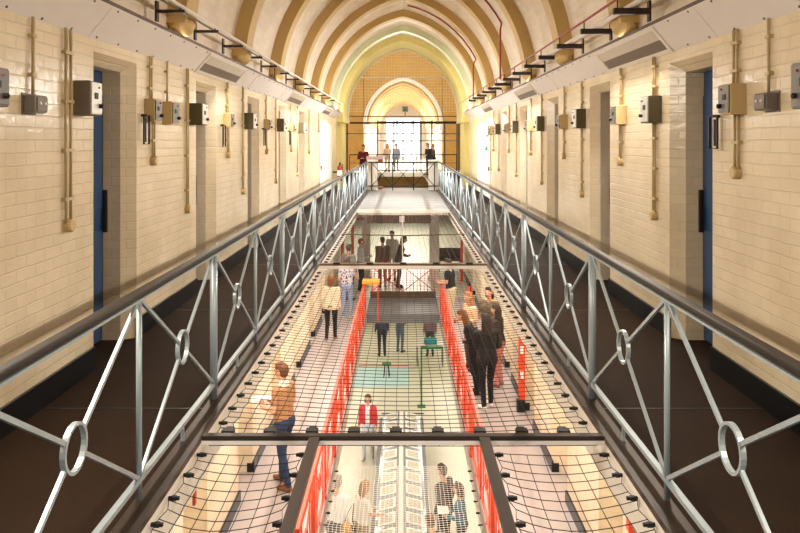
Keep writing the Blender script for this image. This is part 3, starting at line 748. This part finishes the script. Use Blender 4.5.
# ------------------------------------------------------------------ people
def caps_arrays(caps):
    A = np.array([c[0] for c in caps]); B = np.array([c[1] for c in caps])
    ra = np.array([c[2] for c in caps]); rb = np.array([c[3] for c in caps])
    return A, B, ra, rb
def capsule(mb, a, b, ra, rb, n=12):
    a = Vector(a); b = Vector(b); t = b-a
    if t.length < 1e-5: mb.ball(a, ra); return
    t.normalize(); u = t.orthogonal().normalized(); w = t.cross(u); rings = []
    for k in range(1, 5): ang = -PI/2+PI/2*k/4; rings.append((a+t*ra*math.sin(ang), ra*math.cos(ang)))
    for k in range(0, 4): ang = PI/2*k/4; rings.append((b+t*rb*math.sin(ang), rb*math.cos(ang)))
    vs = [a-t*ra]
    for c, r in rings: vs += [c+u*r*math.cos(2*PI*k/n)+w*r*math.sin(2*PI*k/n) for k in range(n)]
    vs.append(b+t*rb); fs = []; m = len(rings)
    for k in range(n):
        fs.append((0, 1+(k+1) % n, 1+k)); fs.append((len(vs)-1, 1+(m-1)*n+k, 1+(m-1)*n+(k+1) % n))
        for i in range(m-1): fs.append((1+i*n+k, 1+i*n+(k+1) % n, 1+(i+1)*n+(k+1) % n, 1+(i+1)*n+k))
    mb.add(vs, fs)
def remesh(mb, name, voxel, smooth=2):
    me = bpy.data.meshes.new(name); me.from_pydata([tuple(v) for v in mb.v], [], mb.f)
    bm = bmesh.new(); bm.from_mesh(me); bmesh.ops.recalc_face_normals(bm, faces=bm.faces); bm.to_mesh(me); bm.free()
    o = bpy.data.objects.new(name, me); C.objects.link(o)
    md = o.modifiers.new('r', 'REMESH'); md.mode = 'VOXEL'; md.voxel_size = voxel
    sm = o.modifiers.new('s', 'SMOOTH'); sm.factor = .5; sm.iterations = smooth
    dg = bpy.context.evaluated_depsgraph_get(); dg.update()
    out = bpy.data.meshes.new_from_object(o.evaluated_get(dg))
    C.objects.unlink(o); bpy.data.objects.remove(o); bpy.data.meshes.remove(me)
    return out
pmats = {}
def cloth(c):
    if not isinstance(c, str): return c
    if c not in pmats: pmats[c] = mat('cloth_'+c.strip('#'), c, .85, var=.12, nscale=9, bump=.3, bscale=60)
    return pmats[c]
SKIN = mat('skin', '#d9a486', .55, var=.05)
LIP = mat('lips', '#a85a50', .5); EYE = mat('dark_eyes', '#1c1512', .3)
def person(label, X, Y, zf, h, face, top, bottom, shoes, hair, style='short', arms='rest', lean=0, sleeves='long', stride=0, coat=0, tilt=0, vox=.014, waistband=None, collar=None, wide=1, skin=None, open_front=False):
    """face: angle of the facing direction, 0 = away from the camera (+Y), 90 = towards -X"""
    s = h/1.75; t = tag(empty('person', (X, Y, zf), math.radians(face)), label, 'person')
    R = Matrix.Rotation(-lean, 4, 'X')
    piv = Vector((0, 0, .95))
    def up(p): p = Vector(p); return piv+(R @ (p-piv))          # upper body leans forward (+y)
    caps = []                                                    # a, b, ra, rb, material tag
    def cp(a, b, ra, rb, m): caps.append((tuple(Vector(a)*s), tuple(Vector(b)*s), ra*s, rb*s, m))
    w = wide
    # trunk
    for sx in (-1, 1):
        cp(up((sx*.065*w, 0, 1.02)), up((sx*.075*w, .01, 1.30)), .098, .108, 1)
        cp(up((sx*.06, -.01, 1.36)), up((sx*.155*w, -.01, 1.40)), .085, .062, 1)
        cp((sx*.07*w, -.015, .93), (sx*.085*w, -.005, .88), .112, .105, 2)
        cp(up((sx*.07*w, .0, 1.0)), up((sx*.065*w, 0, 1.06)), .108, .1, 1)
    if coat:
        for sx in (-1, 1): cp(up((sx*.07, 0, 1.05)), (sx*.09, .0, .95-coat), .115, .13, 1)
    cp(up((0, -.01, 1.42)), up((0, .005, 1.54)), .055, .052, 0)
    if collar: cp(up((-.03, -.015, 1.455)), up((.03, -.015, 1.455)), .062, .062, 5)
    # head
    hc = Vector(up((0, .025, 1.635)))
    T = Matrix.Rotation(-lean*.6-tilt, 4, 'X')
    def hd(p): return hc+(T @ Vector(p))
    cp(hd((0, -.02, .02)), hd((0, .01, .03)), .082, .08, 0)
    cp(hd((0, .03, -.045)), hd((0, .045, -.075)), .055, .038, 0)
    cp(hd((0, .0, -.0)), hd((0, .03, -.02)), .075, .07, 0)
    cp(hd((0, .098, .005)), hd((0, .112, -.025)), .010, .014, 0)
    cp(hd((-.018, .088, -.057)), hd((.018, .088, -.057)), .008, .008, 4)
    for sx in (-1, 1): cp(hd((sx*.08, -.005, -.015)), hd((sx*.083, -.012, .015)), .013, .016, 0)
    # legs
    for sx in (-1, 1):
        st = stride*sx
        hip = Vector((sx*.09*w, -.01, .90)); kn = Vector((sx*.095, .03+st*.5, .50)); an = Vector((sx*.10, -.02+st*1.0, .085))
        cp(hip, kn, .093, .064, 2); cp(kn, an, .063, .047, 2)
        cp(an+Vector((0, -.03, -.045)), an+Vector((sx*.025, .15, -.052)), .040, .033, 3)
        cp(an, an+Vector((sx*.01, .06, -.035)), .046, .04, 3)
    # arms
    fingers = []
    poses = {'rest': ((.225, -.03, 1.13), (.235, .06, .90), (.235, .09, .80)),
             'hold': ((.225, .0, 1.14), (.13, .25, 1.12), (.08, .32, 1.14)),
             'point': ((.23, .08, 1.18), (.18, .34, 1.12), (.17, .44, 1.10)),
             'cross': ((.235, .05, 1.14), (.07, .19, 1.14), (-.02, .18, 1.17)),
             'rail': ((.24, .12, 1.15), (.2, .36, 1.08), (.19, .44, 1.05)),
             'phone': ((.21, .1, 1.17), (.13, .27, 1.36), (.09, .30, 1.44))}
    am = arms if isinstance(arms, tuple) else (arms, arms)
    hands = []
    for sx, pz in ((-1, am[0]), (1, am[1])):
        el, wr, hn = [Vector((p[0]*sx, p[1], p[2])) for p in poses[pz]]
        el, wr, hn = up(el), up(wr), up(hn); sh = up((sx*.18*w, -.01, 1.395))
        cp(sh, el, .056, .044, 1)
        if sleeves == 'long': cp(el, wr, .044, .034, 1)
        else:
            cp(el, wr, .041, .027, 0)
            caps[-2] = (caps[-2][0], tuple(np.array(caps[-2][0])+.62*(np.array(caps[-2][1])-np.array(caps[-2][0]))), caps[-2][2], .052*s, 1)
            cp(sh, el, .047, .041, 0)
        d = (hn-wr).normalized(); side = d.cross(Vector((0, 0, 1)))
        if side.length < .3: side = Vector((0, 1, 0)) if pz == 'rest' else Vector((1, 0, 0))
        side = (side-d*side.dot(d)).normalized(); nr = d.cross(side)
        palm = wr+d*.075
        cp(wr+side*.012, palm+side*.022, .026, .021, 0); cp(wr-side*.012, palm-side*.022, .026, .021, 0)
        inward = Vector((-sx, 0, 0)) if pz == 'rest' else Vector((0, 0, 1 if pz == 'hold' else -1))
        for q, (o_, ln) in enumerate(((-.033, .062), (-.011, .075), (.011, .072), (.033, .055))):
            b0 = palm+side*o_*.9; m1 = b0+d*ln*.55+inward*.008; e1 = m1+d*ln*.4+inward*.028
            fingers.append((b0, m1, .0095, .0085)); fingers.append((m1, e1, .0085, .007))
        tb = wr+d*.03+side*.03*(1 if pz != 'rest' else 1); tm_ = tb+side*.03+d*.03; te = tm_+d*.032+inward*.012
        fingers.append((tb, tm_, .012, .0105)); fingers.append((tm_, te, .0105, .008)); hands.append(palm+d*.03)
    mb = MB()
    for c in caps: capsule(mb, *c[:4])
    me = remesh(mb, 'body', vox)
    nf = len(me.polygons); cen = np.empty(nf*3); me.polygons.foreach_get('center', cen); cen = cen.reshape(-1, 3)
    A, B, ra, rb = caps_arrays(caps); best = None; idx = None
    for i in range(len(caps)):
        ab = B[i]-A[i]; L2 = max(1e-9, ab @ ab); u = np.clip(((cen-A[i]) @ ab)/L2, 0, 1)
        dd = np.linalg.norm(cen-(A[i]+u[:, None]*ab), axis=1)-(ra[i]+(rb[i]-ra[i])*u)
        if best is None: best = dd; idx = np.zeros(nf, int)+caps[i][4]
        else:
            k = dd < best; best = np.where(k, dd, best); idx[k] = caps[i][4]
    if open_front: idx[(idx == 1) & (cen[:, 1] > .03*s) & (np.abs(cen[:, 0]) < .06*s) & (cen[:, 2] < 1.5*s)] = 5
    # fingers: own closed surfaces rooted in the palm, same mesh
    bm = bmesh.new(); bm.from_mesh(me); bm.faces.ensure_lookup_table()
    for f_, i_ in zip(bm.faces, idx): f_.material_index = int(i_); f_.smooth = True
    fm = MB()
    for a, b, r1, r2 in fingers: capsule(fm, a*s, b*s, r1*s, r2*s, 7)
    vv = [bm.verts.new(v) for v in fm.v]
    for f_ in fm.f:
        try: nf_ = bm.faces.new([vv[i] for i in f_]); nf_.material_index = 0; nf_.smooth = True
        except ValueError: pass
    me.materials.clear()
    for m in (skin or SKIN, cloth(top), cloth(bottom), cloth(shoes), LIP, cloth(collar or top)): me.materials.append(m)
    bm.to_mesh(me); bm.free()
    body = bpy.data.objects.new('body', me); C.objects.link(body); body.parent = t
    # hair
    hm = MB(); 
    def hp(a, b, r1, r2): capsule(hm, hd(a)*s, hd(b)*s, r1*s, r2*s, 12)
    hp((0, -.035, .03), (0, .0, .045), .085, .085)
    hp((0, -.045, .0), (0, -.05, -.03), .078, .065)
    hp((-.04, .03, .09), (.04, .03, .09), .035, .035)
    if style in ('long', 'bob'):
        L = -.26 if style == 'long' else -.12
        for sx in (-1, 1):
            hp((sx*.055, -.03, .02), (sx*.07, -.03, L*.8), .042, .03)
        hp((0, -.07, .0), (0, -.085, L), .062, .05)
        hp((-.04, -.07, .0), (-.05, -.075, L), .05, .04); hp((.04, -.07, .0), (.05, -.075, L), .05, .04)
    if style == 'tail':
        hp((0, -.1, .05), (0, -.15, -.0), .035, .035); hp((0, -.15, 0), (0, -.13, -.18), .034, .018)
    hme = remesh(hm, 'hair', max(.011, vox*.8)); hme.materials.append(cloth(hair))
    for p in hme.polygons: p.use_smooth = True
    ho = bpy.data.objects.new('hair', hme); C.objects.link(ho); ho.parent = t
    for sx in (-1, 1):
        MB().ball(tuple(hd((sx*.031, .083, .01))*s), .011*s, .008*s, .008*s, 8, 6).build('eye', EYE, t)
    t['_hand'] = 0; del t['_hand']
    Mw = Matrix.Translation((X, Y, zf)) @ Matrix.Rotation(math.radians(face), 4, 'Z')
    return t, [Mw @ (p*s) for p in hands]

def on(px, feet, zf):
    d = F*(H-zf)/(feet-VY); return (px-VX)*d/F, d
stripes = stripemat('ochre_grey_striped_shirt', '#a8774c', '#b98a62', 9, 'Z', .5)
floral = stripemat('floral_print', '#2e3350', '#cfcbd6', 16, 'Z', .34, noise=True)

# man in jeans on the lower gallery
X, Y = on(284, 486, Z1)
p, hd_ = person('man in brown shirt and blue jeans reading a leaflet on the lower gallery', X, Y, Z1, 1.74, 62, stripes, '#2b3c5c', '#8a5a3a', '#6b4226', 'short', 'hold', .04, 'short', .13, vox=.011, collar='#e9e0d4')
c = (hd_[0]+hd_[1])/2
t = thing('leaflet', 'white folded leaflet held by the man in jeans', 'leaflet', tuple(c+Vector((-.05, .03, .035))), rz=.3)
MB().add([(-.15, -.1, 0), (0, -.1, .03), (0, .1, .03), (-.15, .1, 0), (-.15, -.1, .006), (0, -.1, .036), (0, .1, .036), (-.15, .1, .006)], [(0,3,2,1),(4,5,6,7),(0,1,5,4),(1,2,6,5),(2,3,7,6),(3,0,4,7)]).build('page', M['paper'], t)
MB().add([(.15, -.1, 0), (0, -.1, .03), (0, .1, .03), (.15, .1, 0), (.15, -.1, .006), (0, -.1, .036), (0, .1, .036), (.15, .1, .006)], [(0,1,2,3),(7,6,5,4),(0,4,5,1),(1,5,6,2),(2,6,7,3),(3,7,4,0)]).build('page', M['paper'], t)
X, Y = on(331, 340, Z1)
person('woman with auburn hair, cream top and black trousers walking on the lower gallery', X, Y, Z1, 1.58, -8, '#ecdcc0', '#191618', '#a98a74', '#8a4f28', 'bob', 'rest', 0, 'long', .08, coat=.03, wide=1.15)
X, Y = on(347, 318, Z1)
person('woman in floral top and pale blue jeans on the lower gallery', X, Y, Z1, 1.68, -10, floral, '#9fb4d6', '#d8d4d0', '#5a4030', 'bob', ('rest', 'rail'), 0, 'short', .03)
person('person in grey jacket behind the floral top on the lower gallery', -1.66, 22.0, Z1, 1.72, -20, '#8f8a86', '#3a3a44', '#2a2522', '#5a4636', 'short', 'rest')
person('person in pale grey jacket with auburn hair near the red doorway', -1.38, 23.5, Z1, 1.7, -70, '#c9c8c6', '#26262c', '#222222', '#a0602c', 'short', 'hold')
person('man in black shirt and cream trousers leaning at the red railing', 1.28, 19.2, Z1, 1.75, 60, '#1d1f26', '#e2d4b8', '#6b5a48', '#3a2a20', 'short', 'hold', .12, 'short')
person('person in long black coat leaning over the red railing', 1.42, 13.9, Z1, 1.68, 78, '#1c1816', '#17161a', '#1a1a1a', '#7a4c2c', 'long', 'cross', .42, coat=.45, wide=1.2)
X, Y = on(487, 408, Z1)
person('woman in black jacket and trousers with white trainers on the lower gallery', X, Y, Z1, 1.72, 20, '#1b1817', '#16151a', '#eeeae4', '#33241c', 'long', 'cross', .05, coat=.05, stride=.06, vox=.012, wide=1.2)
person('person in khaki jacket with dark hair behind the woman in black', 1.86, 15.5, Z1, 1.74, 150, '#6a5a44', '#2a2724', '#222222', '#2a1c16', 'bob', 'hold')
person('woman in pink trousers and dark brown top by the lower wall', 1.9, 14.35, Z1, 1.62, 60, '#3a2c22', '#d98a80', '#a06a5a', '#3a251a', 'long', 'hold', .05, coat=.02)
person('woman with fair hair and beige top among the group at the railing', 1.44, 15.4, Z1, 1.66, 120, '#d9b894', '#5a4a40', '#40352e', '#b5794a', 'long', 'hold', .05)
# ground floor
X, Y = on(368, 458, Z0)
person('woman in open red jacket and pale jeans walking on the ground floor', X, Y, Z0, 1.6, 175, '#d8404a', '#d5dcea', '#cfcac4', '#5c4a34', 'bob', 'rest', 0, stride=.12, collar='#f2f2f2', open_front=True)
person('man in white shirt with grey hair at the display case', -1.24, 13.2, Z0, 1.76, -25, '#f2f2f4', '#5b606b', '#2a2522', '#a89a8a', 'short', 'rest', .08, vox=.012, wide=1.15)
_, hh = person('woman in white top with light brown hair reading the display case', -.77, 13.25, Z0, 1.66, -55, '#efe9e0', '#a88c5e', '#3a3028', '#a8763c', 'bob', 'point', .1, 'short', vox=.012)
t = thing('shoulder_bag', 'black shoulder bag hanging from the woman in the white top', 'bag', (-.97, 12.95, Z0+.8))
MB().box(-.13, .13, -.05, .05, 0, .2).build('pouch', M['leather'], t, .02)
MB().path([(-.1, 0, .2), (-.02, .03, .45), (.08, .06, .58), (.06, 0, .3), (.1, 0, .2)], .01, 6).build('strap', M['leather'], t)
person('fair-haired person in tan jacket nearest the camera on the ground floor', -.93, 11.9, Z0, 1.6, 10, '#c7a564', '#4a4038', '#2a2522', '#b88a4c', 'bob', 'rest', vox=.012)
person('person in black jacket with brown hair beside the teal jacket', .8, 13.75, Z0, 1.74, 50, '#231f22', '#1f2026', '#1a1a1a', '#4a3424', 'short', 'rest', .08, wide=1.1)
_, hh = person('woman in teal jacket holding a white sheet on the ground floor', 1.08, 13.25, Z0, 1.64, 75, '#1f6f86', '#2a2c36', '#1a1a1a', '#4a3022', 'bob', 'hold', .08, vox=.012)
c = (hh[0]+hh[1])/2
tag(MB().box(-.1, .1, -.14, .14, 0, .008).build('sheet', M['paper'], None, origin=(0, 0, 0)), 'white sheet of paper held by the woman in teal', 'paper').location = tuple(c+Vector((-.02, 0, .045)))
person('person in brown jacket bending at the display case near the camera', .5, 12.05, Z0, 1.64, 30, '#5a4a42', '#2a2826', '#1a1a1a', '#6a4426', 'short', 'rest', .12, vox=.012)
X, Y = on(382, 356, Z0)
person('man in dark blue jacket standing under the lower bridge', X, Y, Z0, 1.76, 10, '#4a4a62', '#2f3a4a', '#222222', '#4a3a2c', 'short', 'rest')
X, Y = on(400, 352, Z0)
person('person in blue jeans and grey top under the lower bridge', X, Y, Z0, 1.68, -30, '#6a6a76', '#5f7390', '#3a3430', '#5a4632', 'short', 'hold')
person('person in mauve top at the table under the lower bridge', 1.0, 26.6, Z0, 1.68, 170, '#8a7078', '#4a4a52', '#222222', '#3c2c22', 'bob', 'rest')
person('person in brown jumper turned away on the lower level past the bridge', -.68, 24.0, Z1, 1.68, 20, '#6d5140', '#8a5038', '#2a2522', '#4a3a2a', 'short', 'rest', wide=1.2)
person('person in dark coat bending forward past the lower bridge', -.15, 24.0, Z1, 1.74, -80, '#4a463e', '#5a5248', '#2a2522', '#5a4630', 'bob', 'hold', .25)
person('person in white top standing between the brown jumper and dark coat', -.38, 25.2, Z1, 1.74, 160, '#ece4d8', '#d6c8b4', '#4a4038', '#6a5236', 'short', 'rest')
# hall gallery
struct(MB().box(-3.1, -SX, YE-.1, HALL-3.5, -.25, -.001), 'floor_hall_strip_left', M['floor'])
person('woman in maroon dress beside the wooden lectern', -1.72, 31.3, 0, 1.72, 170, '#6a1f2c', '#3a1a20', '#2a1a18', '#6a3a24', 'short', 'cross')
person('woman with fair hair and cream coat before the bright window', -.95, 43.8, 0, 1.72, 150, '#dcc0a0', '#cbb7a0', '#6a5a4a', '#c08a50', 'long', 'hold', wide=1.2)
person('person in pale grey by the bright window rail', -.42, 44.6, 0, 1.7, 170, '#aab4c4', '#8a93a4', '#4a4a4a', '#5a4a40', 'short', 'rest')
person('man in black jacket leaning on the hall rail', 1.4, 39.6, 0, 1.76, 130, '#2a2628', '#3a3a40', '#1a1a1a', '#4a2a20', 'short', 'hold', .05)
person('person in grey waistcoat with red hair beside the man in black', 1.72, 40.4, 0, 1.72, 100, '#5a504c', '#2a2a2e', '#1a1a1a', '#b0583a', 'short', 'hold', .05)

# ------------------------------------------------------------------ light
w = bpy.data.worlds.new('world'); bpy.context.scene.world = w; w.use_nodes = True
w.node_tree.nodes['Background'].inputs[0].default_value = (.9, .85, .8, 1); w.node_tree.nodes['Background'].inputs[1].default_value = .35
down = (0, 0, 0)
# lamps under the upper galleries, over the lower walkways
for s in (-1, 1):
    for y in (8.5, 14, 19.5): lamp('walkway_lamp', (s*1.75, y, -.33), down, .25, 4.5, 85, (1, .93, .83))
    for y in (10, 16, 22, 28): lamp('ground_lamp', (s*1.6, y, Z1-.28), down, .3, 4.5, 48, (1, .96, .88))
lamp('lower_hall_lamp', (0, 34, -.4), down, 3, 12, 500, (1, .95, .82))
lamp('hall_rooflight', (0, 38, 10.8), down, 9, 9, 1300, (.95, .98, 1))
for s in (-1, 1):
    for y, e in ((4, 3), (9, 4.5), (14, 9), (19, 16), (23.2, 26), (26.6, 34)):
        lamp('vault_fill_light', (s*2.355, y, 2.995), (0, PI-s*.75, 0), .05, 3.2, e, (1, .95, .88))  # added fill lights, hidden on the trunking top to brighten the vault
lamp('wing_end_fill', (0, 27, 5.3), (math.radians(-20), 0, 0), 1.2, 2.0, 120, (1, .97, .85))  # added fill without a fitting, brightens the end of the wing
for y in (54, 66): lamp('far_wing_lamp', (0, y, 5.0), down, 1.5, 8, 900, (1, .97, .9))

# ------------------------------------------------------------------ camera
cam = bpy.data.cameras.new('camera'); co = bpy.data.objects.new('camera', cam); C.objects.link(co)
co.location = (0, 0, H); co.rotation_euler = (PI/2, 0, 0)
cam.sensor_width = 36; cam.lens = F/800*36; cam.shift_x = -(VX-400)/800; cam.shift_y = -(266.5-VY)/800
cam.clip_start = .05; cam.clip_end = 200
sc = bpy.context.scene; sc.camera = co
sc.view_settings.view_transform = 'Standard'; sc.view_settings.look = 'None'; sc.view_settings.gamma = 1
sc.view_settings.exposure = 0.0
sc.cycles.max_bounces = 8; sc.cycles.use_denoising = True; sc.cycles.sample_clamp_indirect = 8
